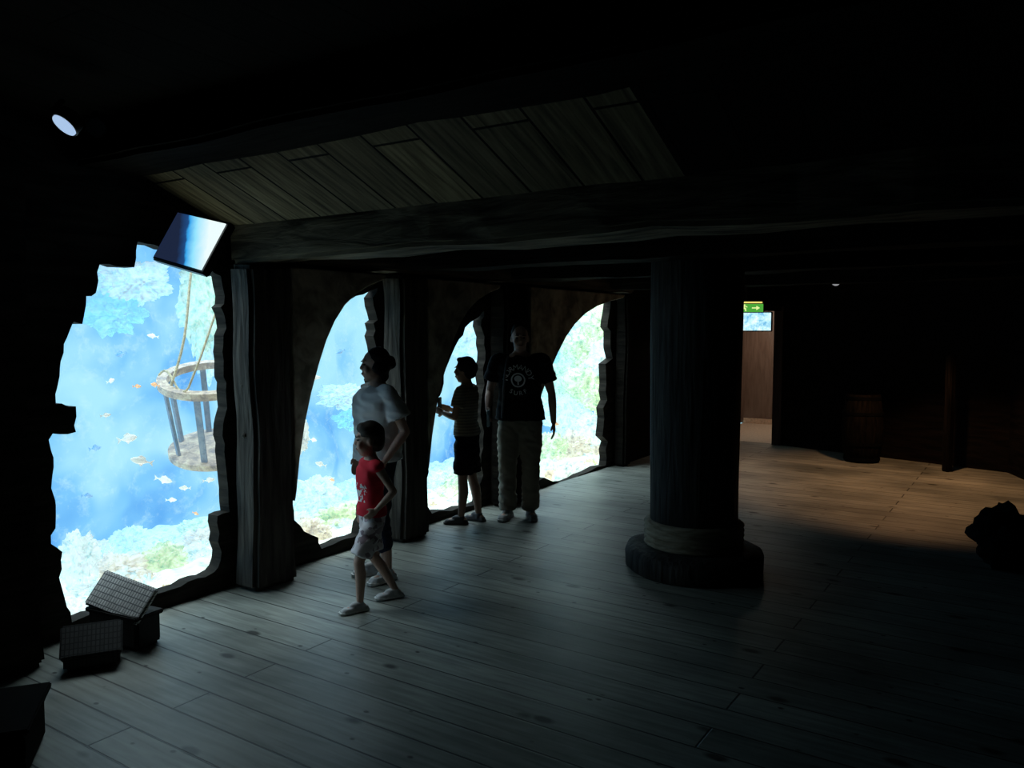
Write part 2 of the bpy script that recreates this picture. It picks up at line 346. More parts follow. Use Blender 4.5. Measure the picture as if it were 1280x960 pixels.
while len(placed)<230 and tries<9000:
    tries+=1
    t=rr.uniform(-1.6,10.5); n=-rr.uniform(.32,3.5); s=rr.uniform(.04,.11)*(1+.3*-n)
    if any((t-a)**2+(n-b_)**2<((s+c)*.9)**2 for a,b_,c in placed): continue
    placed.append((t,n,s)); z=bedz(-n)
    coral(WP(t,n,z+s*.25),(s,s*rr.uniform(.8,1.0),s*rr.uniform(.5,.85)),rr.choice([0,0,1,1,1,1,2]),rr.choice([0,1,1,2]),rr.uniform(0,6))
G2='reef outcrops inside the aquarium'
def cr(px,py,n,sx,sz,k,s=0):
    coral(on_wall(px,py,n),(sx,sx*.8,sz),k,s,rr.uniform(0,6),G2)
for a in [(170,352,-3.3,.36,.2,1),(252,372,-3.0,.22,.5,0,1),(262,440,-3.1,.15,.28,1),(140,392,-3.4,.25,.18,3,1),
          (240,705,-2.2,.3,.12,1),(150,712,-1.8,.25,.1,2,1),(100,700,-1.6,.12,.2,1),
          (430,495,-3.1,.33,.14,1),(440,525,-3.2,.25,.12,3,1),(395,618,-2.4,.28,.17,1,1),(430,650,-1.4,.25,.13,0),(385,662,-1.2,.15,.10,2,1),(374,545,-2.2,.09,.17,2),
          (590,420,-3.0,.35,.35,1),(600,470,-2.8,.22,.3,1,1),(560,610,-2.3,.3,.22,1,1),(590,608,-1.6,.25,.18,0),
          (755,405,-1.5,.35,.3,0),(730,435,-1.9,.4,.28,0,1),(757,450,-1.3,.3,.28,1,1),(735,480,-1.6,.35,.28,0,1),(755,500,-1.2,.28,.22,0),(712,470,-2.6,.4,.35,0,1),(710,520,-2.2,.38,.3,1,1),(745,535,-1.3,.3,.2,1,1),(720,555,-1.6,.3,.18,2),(690,440,-3.0,.38,.3,3),(722,398,-2.4,.33,.28,1,1),(685,560,-1.8,.28,.2,0),(695,500,-2.9,.38,.35,0)]:
    cr(*a)
# fish
def fishmesh(c1,c2,name):
    bm=bmesh.new(); prof=[(-.5,.02),(-.4,.05),(-.25,.12),(-.05,.19),(.15,.2),(.32,.15),(.43,.08),(.5,.02)]; rings=[]
    for x,r in prof: rings.append([bm.verts.new((x,.45*r*math.cos(a*math.pi/5),r*math.sin(a*math.pi/5))) for a in range(10)])
    for a,b in zip(rings,rings[1:]):
        for i in range(10): bm.faces.new([a[i],a[(i+1)%10],b[(i+1)%10],b[i]])
    bm.faces.new(rings[0]); bm.faces.new(rings[-1])
    def fin(pts):
        A=[bm.verts.new((x,.006,z)) for x,z in pts]; B=[bm.verts.new((x,-.006,z)) for x,z in pts]
        bm.faces.new(A); bm.faces.new(list(reversed(B)))
        for i in range(len(A)): j=(i+1)%len(A); bm.faces.new([A[i],A[j],B[j],B[i]])
    fin([(-.44,0),(-.72,.2),(-.64,0),(-.72,-.2)]); fin([(.2,.18),(.0,.32),(-.25,.22),(-.28,.1)]); fin([(.05,-.18),(-.12,-.3),(-.22,-.12)])
    bmesh.ops.recalc_face_normals(bm,faces=bm.faces)
    me=bpy.data.meshes.new('fish'); bm.to_mesh(me); bm.free()
    m,nt,b,o=newmat(name); tc=nd(nt,'ShaderNodeTexCoord'); wv=nd(nt,'ShaderNodeTexNoise'); wv.inputs['Scale'].default_value=2.5
    r=ramp(nt,[(.35,c1),(.65,c2)]); nt.links.new(tc.outputs['Object'],wv.inputs['Vector']); nt.links.new(wv.outputs[0],r.inputs[0])
    nt.links.new(r.outputs[0],b.inputs['Base Color']); nt.links.new(r.outputs[0],b.inputs['Emission Color']); b.inputs['Emission Strength'].default_value=.45; m.cycles.emission_sampling='NONE'  # slight glow painted on the fish in place of water light
    me.materials.append(m); return me
FM=[(fishmesh((1,.45,.18),(1,.7,.45),'fish_orange'),'small orange fish swimming in the aquarium'),
    (fishmesh((.75,.85,.8),(1,.97,.9),'fish_silver'),'pale silver fish swimming in the aquarium'),
    (fishmesh((.15,.38,.68),(.35,.55,.78),'fish_blue'),'slate blue fish swimming in the aquarium')]
for px,py,n,s,k,dr in [(172,483,-1,.06,0,1),(193,481,-1,.07,0,-1),(139,476,-1.3,.07,1,1),(161,548,-.8,.13,1,1),(175,576,-.9,.13,1,-1),(206,600,-1.3,.12,1,1),(245,642,-1,.05,0,1),(133,519,-1,.06,1,1),
        (150,443,-2,.1,2,-1),(120,560,-2,.1,2,1),(230,610,-1.5,.08,1,-1),(110,620,-1.4,.08,2,1),(215,625,-2,.08,1,1),(262,600,-1,.08,1,1),(190,420,-2,.08,1,-1),
        (395,472,-1.2,.09,1,1),(425,440,-1.8,.09,2,-1),(400,580,-1,.09,1,-1),(415,600,-1,.06,0,1),(392,550,-1.6,.08,1,1),(590,520,-1,.09,1,1),(550,590,-1,.1,1,-1),(735,500,-.6,.12,1,-1),(695,530,-.7,.09,0,1)]:
    o=bpy.data.objects.new('fish',FM[k][0]); o.location=on_wall(px,py,n); o.scale=(s,s,s)
    o.rotation_euler=(rr.uniform(-.1,.1),rr.uniform(-.4,.4),(0 if dr>0 else math.pi)+rr.uniform(-.4,.4)); link(o); setmeta(o,FM[k][1],'fish',group='fish in the aquarium')
# sunken crow's nest
cn=on_wall(270,564,-1.5); nest=empty('crows_nest',cn); nest.rotation_euler=(.30,.06,0); setmeta(nest,"sunken tan wooden crow's nest hanging by rope in the water","crow's nest")
M_nest=tankmat('nest_wood',[(.35,(.26,.16,.10)),(.5,(.55,.38,.23)),(.65,(.8,.66,.42))],9,.28,n1=-7); M_slat=tankmat('nest_slats',[(.35,(.14,.15,.20)),(.65,(.34,.30,.30))],6,.25,n1=-6)
def tube(name,pts,r,mat,parent=None,cyc=False,res=6):
    cu=bpy.data.curves.new(name,'CURVE'); cu.dimensions='3D'; sp=cu.splines.new('POLY'); sp.points.add(len(pts)-1)
    for i,p in enumerate(pts): sp.points[i].co=(*p,1)
    sp.use_cyclic_u=cyc; cu.bevel_depth=r; cu.bevel_resolution=res; cu.use_fill_caps=True
    tmp=bpy.data.objects.new(name,cu); COL.objects.link(tmp); dg=bpy.context.evaluated_depsgraph_get(); me=bpy.data.meshes.new_from_object(tmp.evaluated_get(dg)); bpy.data.objects.remove(tmp)
    me.materials.clear(); me.materials.append(mat)
    for p in me.polygons: p.use_smooth=True
    o=bpy.data.objects.new(name,me); return link(o,parent)
HN=.68; RN=.41
def ring2(name,r0,r1,z0,z1,mat,parent):
    bm=bmesh.new(); seg=36; R=[]
    for r,z in ((r0,z0),(r1,z0),(r1,z1),(r0,z1)): R.append([bm.verts.new((r*math.cos(2*math.pi*i/seg),r*math.sin(2*math.pi*i/seg),z)) for i in range(seg)])
    for k in range(4):
        a=R[k]; b=R[(k+1)%4]
        for i in range(seg): j=(i+1)%seg; bm.faces.new([a[i],a[j],b[j],b[i]])
    bmesh.ops.recalc_face_normals(bm,faces=bm.faces)
    return link(from_bm(name,bm,mat),parent)
ring2('top_ring',RN-.07,RN+.01,HN-.03,HN+.03,M_nest,nest)
o=lathe('platform',[(RN-.04,0.0),(RN-.02,0.0),(RN-.02,.05),(RN-.04,.055)],36,M_nest,False); link(o,nest)
for i in range(7):
    a=i*2*math.pi/7+.3; x0,y0=math.cos(a)*(RN-.03),math.sin(a)*(RN-.03); x1,y1=math.cos(a)*(RN-.09),math.sin(a)*(RN-.09)
    bm=bmesh.new(); q=[]
    for (x,y,z) in ((x1,y1,.04),(x0,y0,HN-.02)):
        tx,ty=-math.sin(a)*.024,math.cos(a)*.024; rx,ry=math.cos(a)*.012,math.sin(a)*.012
        q.append([bm.verts.new((x+u*tx+v*rx,y+u*ty+v*ry,z)) for u,v in ((-1,-1),(1,-1),(1,1),(-1,1))])
    bm.faces.new(q[0]); bm.faces.new(q[1])
    for k in range(4): bm.faces.new([q[0][k],q[0][(k+1)%4],q[1][(k+1)%4],q[1][k]])
    bmesh.ops.recalc_face_normals(bm,faces=bm.faces); link(from_bm('slat',bm,M_slat),nest)
M_rope=tankmat('rope_fibre',[(.35,(.4,.33,.16)),(.65,(.75,.62,.32))],20,.3,n1=-9)
bpy.context.view_layer.update()
def nl(x,y,z): return nest.matrix_world@Vector((x,y,z))
tp=nl(-.20,-.31,HN+.05)
top=on_wall(264,335,-1.5)+Vector((0,0,.6))
pts=[tp+(top-tp)*k for k in [i/12 for i in range(13)]]
o=tube('rope',[p+Vector((.03*math.sin(i*.6),0,0)) for i,p in enumerate(pts)],.011,M_rope); setmeta(o,'hemp rope holding the sunken nest','rope')
a_=nl(-.36,-.14,HN+.05); b_=nl(-.02,-.38,HN+.05); tp2=top+Vector((.35,.1,0))
o=tube('rope',[a_.lerp(b_,i/10)+Vector((0,-.02,.06*math.sin(i/10*math.pi*2)+.02)) for i in range(11)]+[b_.lerp(tp2,i/6) for i in range(1,7)],.009,M_rope); setmeta(o,'looped hemp rope tied across the nest ring','rope')
# ---------------------------------------------------------------- monitor by window
A=at_depth(222,262,4.68); Bp=at_depth(287,277,4.42); C=at_depth(205,328,4.55)
X=(Bp-A); wid=X.length; X.normalize(); Dn=C-A; Dn-=X*Dn.dot(X); hei=Dn.length; Yv=-Dn.normalized(); Z=X.cross(Yv)
def mon(name,label,O,X,Yv,Z,wid,hei,scrmat,mount=True):
    R=Matrix((X,Yv,Z)).transposed().to_4x4(); e=bpy.data.objects.new(name,None); e.empty_display_size=.1; e.matrix_world=Matrix.Translation(O)@R; COL.objects.link(e); setmeta(e,label,'monitor')
    box('casing',(0,0,-.03),(wid,hei,.05),0,M_black,bev=.008,parent=e)
    box('screen',(0,0,.0),(wid*.92,hei*.89,.006),0,scrmat,bev=0,parent=e)
    if mount: box('bracket',(0,hei*.35,-.12),(.04,.05,.15),0,M_metal,bev=.004,parent=e)
    return e
ms,nt,b,out=newmat('monitor_picture'); L=nt.links.new
tc=nd(nt,'ShaderNodeTexCoord'); sp=nd(nt,'ShaderNodeSeparateXYZ'); L(tc.outputs['Object'],sp.inputs[0])
m1=nd(nt,'ShaderNodeMath',operation='MULTIPLY_ADD'); L(sp.outputs['Y'],m1.inputs[0]); m1.inputs[1].default_value=.62; L(sp.outputs['X'],m1.inputs[2])
ns=nd(nt,'ShaderNodeTexNoise'); ns.inputs['Scale'].default_value=14; L(tc.outputs['Object'],ns.inputs['Vector'])
m2=nd(nt,'ShaderNodeMath',operation='MULTIPLY_ADD'); L(ns.outputs[0],m2.inputs[0]); m2.inputs[1].default_value=.05; L(m1.outputs[0],m2.inputs[2])
mr=nd(nt,'ShaderNodeMapRange'); mr.inputs['From Min'].default_value=-.18; mr.inputs['From Max'].default_value=.24; L(m2.outputs[0],mr.inputs['Value'])
r=ramp(nt,[(.25,(.012,.02,.05)),(.42,(.015,.07,.22)),(.46,(.04,.38,.85)),(.62,(.3,.78,1)),(.9,(.85,.99,1))]); L(mr.outputs[0],r.inputs[0])
em=nd(nt,'ShaderNodeEmission'); L(r.outputs[0],em.inputs[0]); em.inputs[1].default_value=1.0; L(em.outputs[0],out.inputs[0])
Cn=A+X*wid/2+Dn/2
mon('wall_monitor','tilted black monitor showing blue underwater picture above window',Cn,X,Yv,Z,wid,hei,ms)
ms2=tankmat('far_picture',[(.35,(.1,.4,.7)),(.5,(.5,.85,.95)),(.65,(1,1,1))],9,1.1,100,99)
ms2.node_tree.nodes['Map Range'].inputs['To Min'].default_value=0; ms2.node_tree.nodes['Map Range'].inputs['To Max'].default_value=0
Of=at_depth(934,402,11.2); mon('hanging_monitor','small bright monitor with sea picture hanging above the doorway',Of,Vector((1,0,0)),Vector((0,0,1)),Vector((0,-1,0)),.72,.28,ms2)
o=box('hanger_rod',Of+Vector((0,.08,.4)),(.03,.03,.44),0,M_metal,bev=.003); setmeta(o,'thin metal rod carrying the small monitor','rod')
Oe=at_depth(937,384,10.9); ex=empty('exit_sign',Oe); setmeta(ex,'green illuminated emergency exit sign with running figure','exit sign')
box('housing',(0,.03,0),(.40,.05,.15),0,M_metal,bev=.005,parent=ex)
box('sign_panel',(0,0,-.01),(.37,.008,.11),0,emis('exit_green',(.08,.42,.05),.9),bev=0,parent=ex)
box('lamp_strip',(0,0,.065),(.34,.02,.02),0,emis('exit_lamp',(1,.8,.2),1.0),bev=.002,parent=ex)
Mw=emis('exit_white',(.8,.95,.35),1.0)
o=extrude_poly('arrow_symbol',[[(.03,-.008),(.09,-.008),(.09,-.03),(.14,0),(.09,.03),(.09,.008),(.03,.008)]],-.008,-.005,Mw); o.location=(0,0,-.01); link(o,ex)
o=extrude_poly('running_figure',[[(-.14,-.04),(-.12,-.045),(-.09,-.01),(-.065,-.02),(-.06,-.045),(-.045,-.045),(-.05,-.005),(-.07,.01),(-.065,.02),(-.035,.005),(-.03,.015),(-.065,.035),(-.06,.045),(-.075,.05),(-.085,.035),(-.12,.025),(-.12,.015),(-.095,.018),(-.105,-.005)]],-.008,-.005,Mw); o.location=(0,0,-.01); link(o,ex)
def spot_fix(label,p,aim,R,Ln,lens,name='spotlight'):
    d=(aim-p).normalized(); q=d.to_track_quat('-Z','Y').to_euler(); e=empty(name,p); e.rotation_euler=q; setmeta(e,label,'spotlight')
    o=lathe('lamp_body',[(R*.6,0),(R*.9,-.01),(R,-.06),(R,-Ln),(R*.9,-Ln),(R*.88,-Ln+.02)],28,M_black); link(o,e)
    o=lathe('lens',[(R*.87,-Ln+.012),(R*.87,-Ln-.004)],28,lens,False); link(o,e)
    box('bracket',(0,R+.01,-Ln*.4),(.03,.02,.08),0,M_metal,bev=.003,parent=e); return e
spot_fix('black ceiling spotlight with glowing bluish lens',at_depth(93,144,3.6),at_depth(76,161,3.557),.062,.07,emis('lens_lit',(.5,.7,1),.8))
spot_fix('black ceiling spotlight switched off',at_depth(119,156,3.7),at_depth(120,162,3.5),.045,.12,plain('lens_off',(.15,.18,.22),.1))
spot_fix('small spotlight on beam beside the doorway',at_depth(1043,350,8.6),at_depth(1050,358,8.2),.05,.12,emis('lens_dim',(.8,.8,.85),.35))
def spotl(name,p,aim,e,col,ang,blend,r=.05):
    l=bpy.data.lights.new(name,'SPOT'); l.energy=e; l.color=col; l.spot_size=math.radians(ang); l.spot_blend=blend; l.shadow_soft_size=r
    o=bpy.data.objects.new(name,l); o.location=p; o.rotation_euler=(aim-p).to_track_quat('-Z','Y').to_euler(); COL.objects.link(o)
spotl('warm_downlight',Vector((4.5,8.95,2.42)),Vector((4.5,8.95,0)),145,(1,.52,.24),102,.4)
l=bpy.data.lights.new('corridor_light','AREA'); l.size=.8; l.energy=17; l.color=(1,.76,.58); o=bpy.data.objects.new('corridor_light',l); o.location=WP(11.0,.8,2.35); COL.objects.link(o)
# ---------------------------------------------------------------- barrel, post, rocks, baskets, crate
M_bar=wood('barrel_staves',(.003,.0025,.002),(.009,.007,.0055),(14,14,1),spec=.02)
M_hoop=plain('iron_hoop',(.003,.003,.003),.9,spec=.03)
bp_=WP(8.45,2.62,0); ba=empty('barrel',bp_); setmeta(ba,'dark oak barrel with iron hoops standing by the wall','barrel')
o=lathe('barrel_body',[(.21,0),(.24,.2),(.27,.45),(.24,.7),(.21,.9),(.19,.9),(.19,.87)],24,M_bar); link(o,ba)
for z,r in ((.05,.222),(.25,.252),(.65,.252),(.85,.222)):
    ring2('hoop',r-.015,r+.004,z-.02,z+.02,M_hoop,ba)
pp=WP(8.2,3.65,0); o=box('mooring_post',pp+Vector((0,0,.72)),(.09,.09,1.44),.4,M_bar,cuts=6,jit=.01); setmeta(o,'slim dark timber post standing before the wall','wooden post')
M_rock=plain('dark_rock',(.007,.0065,.006),.95,.5,8,spec=.05)
def rock(px,py,sc,seed,lab):
    me=rockmesh(seed,4,.4,1.4); me.materials.append(M_rock); o=bpy.data.objects.new('rock',me); p=on_floor(px,py); o.location=p+Vector((0,0,sc[2]*.75)); o.scale=sc; link(o); setmeta(o,lab,'rock')
    for v in me.vertices: v.co.z=max(v.co.z,-.75)
rock(1262,705,(.24,.27,.22),31,'dark lumpy boulder on the plank floor')
def wickermat(name,k):
    m,nt,b,o=newmat(name); L=nt.links.new; tc=nd(nt,'ShaderNodeTexCoord'); br=nd(nt,'ShaderNodeTexBrick'); br.inputs['Scale'].default_value=1; br.inputs['Brick Width'].default_value=.02; br.inputs['Row Height'].default_value=.032; br.inputs['Mortar Size'].default_value=.0028; br.offset=0
    br.inputs['Color1'].default_value=(.66*k,.64*k,.62*k,1); br.inputs['Color2'].default_value=(.48*k,.46*k,.44*k,1); br.inputs['Mortar'].default_value=(.12*k,.12*k,.12*k,1)
    sp=nd(nt,'ShaderNodeSeparateXYZ'); L(tc.outputs['Object'],sp.inputs[0]); ad=nd(nt,'ShaderNodeMath',operation='ADD'); L(sp.outputs['Y'],ad.inputs[0]); L(sp.outputs['Z'],ad.inputs[1])
    cb=nd(nt,'ShaderNodeCombineXYZ'); L(sp.outputs['X'],cb.inputs['X']); L(ad.outputs[0],cb.inputs['Y']); L(cb.outputs[0],br.inputs['Vector']); L(br.outputs[0],b.inputs['Base Color'])
    bp=nd(nt,'ShaderNodeBump'); bp.inputs['Distance'].default_value=.005; bp.invert=True; L(br.outputs['Fac'],bp.inputs['Height']); L(bp.outputs[0],b.inputs['Normal']); b.inputs['Roughness'].default_value=.7; return m
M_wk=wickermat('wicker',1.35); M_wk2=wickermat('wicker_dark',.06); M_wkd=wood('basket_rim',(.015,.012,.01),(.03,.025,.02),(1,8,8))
def basket(p,dims,rot,lab,tilt,lidm):
    e=bpy.data.objects.new('wicker_basket',None); e.location=p; e.rotation_euler=rot; COL.objects.link(e); setmeta(e,lab,'basket',group='wicker hampers by the window')
    w_,d_,h_=dims
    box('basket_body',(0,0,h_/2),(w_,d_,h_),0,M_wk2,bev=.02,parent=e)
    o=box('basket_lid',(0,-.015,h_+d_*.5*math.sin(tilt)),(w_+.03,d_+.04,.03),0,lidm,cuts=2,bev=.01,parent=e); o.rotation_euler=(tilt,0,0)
    if lidm is M_wk: o.rotation_euler=(tilt,math.radians(7),0)
    box('rim',(0,0,h_-.012),(w_+.015,d_+.015,.025),0,M_wkd,bev=.006,parent=e)
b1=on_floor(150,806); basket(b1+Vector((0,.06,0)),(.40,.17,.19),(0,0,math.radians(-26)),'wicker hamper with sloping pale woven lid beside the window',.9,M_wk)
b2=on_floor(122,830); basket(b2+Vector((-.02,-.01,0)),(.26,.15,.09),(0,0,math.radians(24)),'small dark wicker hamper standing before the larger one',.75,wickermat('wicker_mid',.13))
cr_=at_depth(5,900,3.2); cr_.x=-2.14; cr_.z=0
e=empty('wooden_crate',cr_,.35); setmeta(e,'low dark wooden crate against the wall','crate')
box('crate_body',(0,0,.10),(.4,.4,.19),0,M_vdark,bev=.01,parent=e)
for k in range(2): box('slat',(0,-.21,.05+k*.09),(.42,.02,.075),0,M_vdark,bev=.004,parent=e)
box('crate_lid',(0,0,.21),(.45,.45,.025),0,M_vdark,bev=.006,parent=e)
# ---------------------------------------------------------------- people
def cone(bm,a,b,ra,rb,seg=16):
    a=Vector(a);b=Vector(b); d=(b-a); q=d.to_track_quat('Z','Y').to_matrix().to_4x4()
    bmesh.ops.create_cone(bm,cap_ends=True,segments=seg,radius1=ra,radius2=rb,depth=d.length,matrix=Matrix.Translation((a+b)/2)@q)
def sph(bm,c,r): bmesh.ops.create_icosphere(bm,subdivisions=2,radius=r,matrix=Matrix.Translation(Vector(c)))
def ell(bm,c,r,M=None):
    mat=Matrix.Translation(Vector(c))@(M.to_4x4() if M else Matrix.Identity(4))@Matrix.Diagonal((*r,1)); bmesh.ops.create_icosphere(bm,subdivisions=3,radius=1,matrix=mat)
def chain(bm,pts,rs,caps=(True,True)):
    for i in range(len(pts)-1): cone(bm,pts[i],pts[i+1],rs[i],rs[i+1])
    for i,p in enumerate(pts):
        if (i==0 and not caps[0]) or (i==len(pts)-1 and not caps[1]): continue
        sph(bm,p,rs[i])
def rings(bm,L,seg=28):
    R=[]
    for (z,rx,ry,cy) in sorted(L): R.append([bm.verts.new((rx*math.cos(2*math.pi*i/seg),cy+ry*math.sin(2*math.pi*i/seg),z)) for i in range(seg)])
    for a,b in zip(R,R[1:]):
        for i in range(seg): j=(i+1)%seg; bm.faces.new([a[i],a[j],b[j],b[i]])
    bm.faces.new(list(reversed(R[0]))); bm.faces.new(R[-1])
def remesh(name,bm,s,vox,mat,it=3,wr=0,fold=0):
    bmesh.ops.recalc_face_normals(bm,faces=bm.faces); bmesh.ops.scale(bm,vec=(s,s,s),verts=bm.verts)
    me=bpy.data.meshes.new(name); bm.to_mesh(me); bm.free(); tmp=bpy.data.objects.new('tmp',me); COL.objects.link(tmp)
    r=tmp.modifiers.new('r','REMESH'); r.mode='VOXEL'; r.voxel_size=vox; r.use_smooth_shade=True
    sm=tmp.modifiers.new('s','SMOOTH'); sm.factor=.5; sm.iterations=it
    dg=bpy.context.evaluated_depsgraph_get(); m2=bpy.data.meshes.new_from_object(tmp.evaluated_get(dg)); bpy.data.objects.remove(tmp)
    nrm=[v.normal.copy() for v in m2.vertices]
    for v,n_ in zip(m2.vertices,nrm):
        c=v.co.copy()
        if wr: v.co=c+n_*noise.noise(Vector((c.x*9,c.y*9,c.z*14)))*wr
        if fold:
            q=noise.noise(Vector((c.x*7+c.z*5,c.y*7,c.z*17-c.x*6))); v.co=v.co+n_*((1-abs(q)*3.2)*fold)
        if v.co.z<0.002: v.co.z=.002
    m2.materials.clear(); m2.materials.append(mat)
    for p in m2.polygons: p.use_smooth=True
    return bpy.data.objects.new(name,m2)
TOR=[(.80,.09,.075,0),(.86,.155,.105,-.01),(.93,.168,.118,-.012),(1.02,.152,.105,0),(1.10,.142,.10,.005),(1.20,.152,.11,.01),(1.30,.168,.118,.01),(1.38,.170,.11,.005),(1.44,.14,.088,0),(1.485,.085,.065,-.003),(1.51,.056,.055,-.003)]
def person(label,loc,face,H,hs,wd,pose,headdir,skin,outfit,pitch=0):
    ztop=1.505+.248*hs; s=H/ztop
    yaw=math.atan2(-face[0],face[1]); e=empty('person',loc,yaw); setmeta(e,label,'person')
    P={k:Vector(v) for k,v in pose.items()}
    bm=bmesh.new(); rings(bm,[(z,rx*(wd if z<1.47 else 1),ry*(wd if z<1.47 else 1),cy) for z,rx,ry,cy in TOR])
    HC=Vector((0,.02,1.505+.118*hs)); hy=math.atan2(-headdir[0],headdir[1])-yaw
    HR=Matrix.Rotation(hy,3,'Z')@Matrix.Rotation(-pitch,3,'X')
    def hp(x,y,z): return HC+HR@(Vector((x,y,z))*hs)
    chain(bm,[(0,-.01,1.44),(0,0,1.50),HC+Vector((0,-.01,-.04*hs))],[.065,.055,.052])
    ell(bm,hp(0,-.008,.025),(.075*hs,.094*hs,.10*hs),HR); ell(bm,hp(0,.025,-.05),(.058*hs,.066*hs,.068*hs),HR); ell(bm,hp(0,.045,-.098),(.028*hs,.03*hs,.02*hs),HR)
    cone(bm,hp(0,.082,.018),hp(0,.098,-.016),.010*hs,.015*hs); ell(bm,hp(0,.098,-.018),(.016*hs,.013*hs,.012*hs),HR)
    ell(bm,hp(0,.086,-.058),(.025*hs,.012*hs,.014*hs),HR)
    ell(bm,hp(0,.078,.038),(.05*hs,.015*hs,.012*hs),HR)
    for sx in (-1,1):
        ell(bm,hp(.075*sx,-.005,-.005),(.011*hs,.02*hs,.032*hs),HR); ell(bm,hp(.038*sx,.068,-.025),(.024*hs,.022*hs,.03*hs),HR)
    for sd in 'RL':
        hip,kn,an,toe=P['hip'+sd],P['knee'+sd],P['ank'+sd],P['toe'+sd].normalized()
        calf=kn.lerp(an,.33)+Vector((0,-.015,0))
        chain(bm,[hip,hip.lerp(kn,.5),kn,calf,an],[.088*wd,.075*wd,.052,.055,.033])
        chain(bm,[an+Vector((0,0,-.035))-toe*.03,an+toe*.12+Vector((0,0,-.045))],[.035,.028])
        sh,el,wr_=P['sh'+sd],P['el'+sd],P['wr'+sd]
        chain(bm,[sh,sh.lerp(el,.4),el,el.lerp(wr_,.3),wr_],[.053*wd,.046*wd,.035,.038,.025])
        hd=P.get('hd'+sd,(wr_-el)).normalized(); side=1 if sd=='R' else -1
        pn=P.get('pn'+sd,Vector((-side,0,0))); pn=(pn-hd*pn.dot(hd)).normalized()
        spv=hd.cross(pn)*side
        if spv.y<0: spv=-spv
        M=Matrix((spv,pn,hd)).transposed()
        ell(bm,wr_+hd*.048,(.040,.015,.052),M)
        cl=.35
        for o_,ln in ((.029,.068),(.010,.078),(-.010,.072),(-.028,.055)):
            b0=wr_+hd*.08+spv*o_; d1=(hd+pn*cl*.6).normalized(); d2=(hd+pn*cl*1.8).normalized()
            chain(bm,[b0,b0+d1*ln*.5,b0+d1*ln*.5+d2*ln*.5],[.0095,.009,.0075])
        b0=wr_+hd*.025+spv*.028; b1_=b0+(hd*.6+spv*.6+pn*.3).normalized()*.035; b2_=b1_+(hd*.9+spv*.15+pn*.35).normalized()*.03
        chain(bm,[b0,b1_,b2_],[.013,.011,.009])
    body=remesh('body',bm,s,.0065,skin,2); link(body,e)
    def part(name,c,r,mat):
        b_=bmesh.new(); ell(b_,hp(*c),[x*hs for x in r],HR); bmesh.ops.scale(b_,vec=(s,s,s),verts=b_.verts); link(from_bm(name,b_,mat,True),e)
    for sx in (-1,1):
        part('eye',(.03*sx,.082,.010),(.013,.010,.007),M_eye); part('eyebrow',(.031*sx,.090,.033),(.02,.006,.004),M_hair)
    part('mouth',(0,.092,-.058),(.022,.008,.007),M_lip)
    b_=bmesh.new()
    for c,r in outfit['hair']: ell(b_,hp(*c),[x*hs for x in r],HR)
    link(remesh('hair',b_,s,.008,outfit.get('hairmat',M_hair),2,.006,.004),e)
    lo=outfit.get('loose',.02)
    b_=bmesh.new(); hem=outfit['hem']; L_=[]
    for z,rx,ry,cy in TOR:
        if z<=hem+.01 or z>1.46: continue
        k=lo*(1 if z<1.4 else .6)+(.012 if z<1.1 else 0)
        if z<1.2: rx=max(rx,.150)
        L_.append((z,rx*wd+k,ry*wd+k,cy))
    z0,rx0,ry0,c0=L_[0]; L_.append((hem,rx0+.006,ry0+.006,c0)); L_.append((1.475,.085,.068,-.003))
    rings(b_,L_)
    for sd in 'RL':
        sh,el=P['sh'+sd],P['el'+sd]; sf=outfit.get('sleeve',.5)
        inn=Vector((sh.x*.55,0,sh.z)); cone(b_,inn,sh,.068,.062*wd+.006); sph(b_,sh,.058*wd+.006)
        if sf>0: cone(b_,sh,sh.lerp(el,sf),.06*wd+.006,.064*wd+lo*.6)
    shirt=remesh('shirt',b_,s,.009,outfit['shirtmat'],3,.003,outfit.get('fold',.005)); link(shirt,e)
    b_=bmesh.new(); lf=outfit['leg']; fl=outfit.get('flare',.02)
    rings(b_,[(z,rx*wd+.014,ry*wd+.014,cy) for z,rx,ry,cy in TOR if z<=1.03 and z>.81]+[(.79,.10*wd,.085*wd,0)])
    for sd in 'RL':
        hip,kn,an=P['hip'+sd],P['knee'+sd],P['ank'+sd]
        if lf<=1:
            en=hip.lerp(kn,lf); chain(b_,[hip,en],[.097*wd+.006,.078*wd+fl],(True,False))
        else:
            chain(b_,[hip,hip.lerp(kn,.5),kn,kn.lerp(an,.5),kn.lerp(an,lf-1)],[.1*wd,.09*wd+fl*.3,.068+fl*.5,.066+fl*.6,.064+fl*.7],(True,False))
    if outfit.get('skirt'):
        rings(b_,[(outfit['skirt'],.18,.135,0),(.7,.18,.13,0),(.9,.175,.125,0),(1.0,.165,.118,0)])
    link(remesh(outfit.get('lname','shorts'),b_,s,.009,outfit['legmat'],3,.003,.006),e)
    for sd in 'RL':
        an,toe=P['ank'+sd],P['toe'+sd].normalized(); Mt=Matrix((toe.cross(Vector((0,0,1))),toe,Vector((0,0,1)))).transposed()
        up=Vector((0,0,1)); fs=outfit.get('foot',1); z0=an.z-.08
        def outline(z,g,bb):
            pr=[(-.075,.022),(-.06,.036),(0,.037),(.06,.042),(.11,.047),(.15,.042),(.178,.022)]
            L2=[(x,y) for x,y in pr]+[(x,-y) for x,y in reversed(pr)]
            return [bb.verts.new(Vector((an.x,an.y,z))+toe*(x*g*fs)+toe.cross(up)*(y*g*fs)) for x,y in L2]
        def stack(bb,zs):
            R=[outline(z,g,bb) for z,g in zs]
            for a,b in zip(R,R[1:]):
                for i in range(len(a)): j=(i+1)%len(a); bb.faces.new([a[i],a[j],b[j],b[i]])
            bb.faces.new(R[0]); bb.faces.new(R[-1])
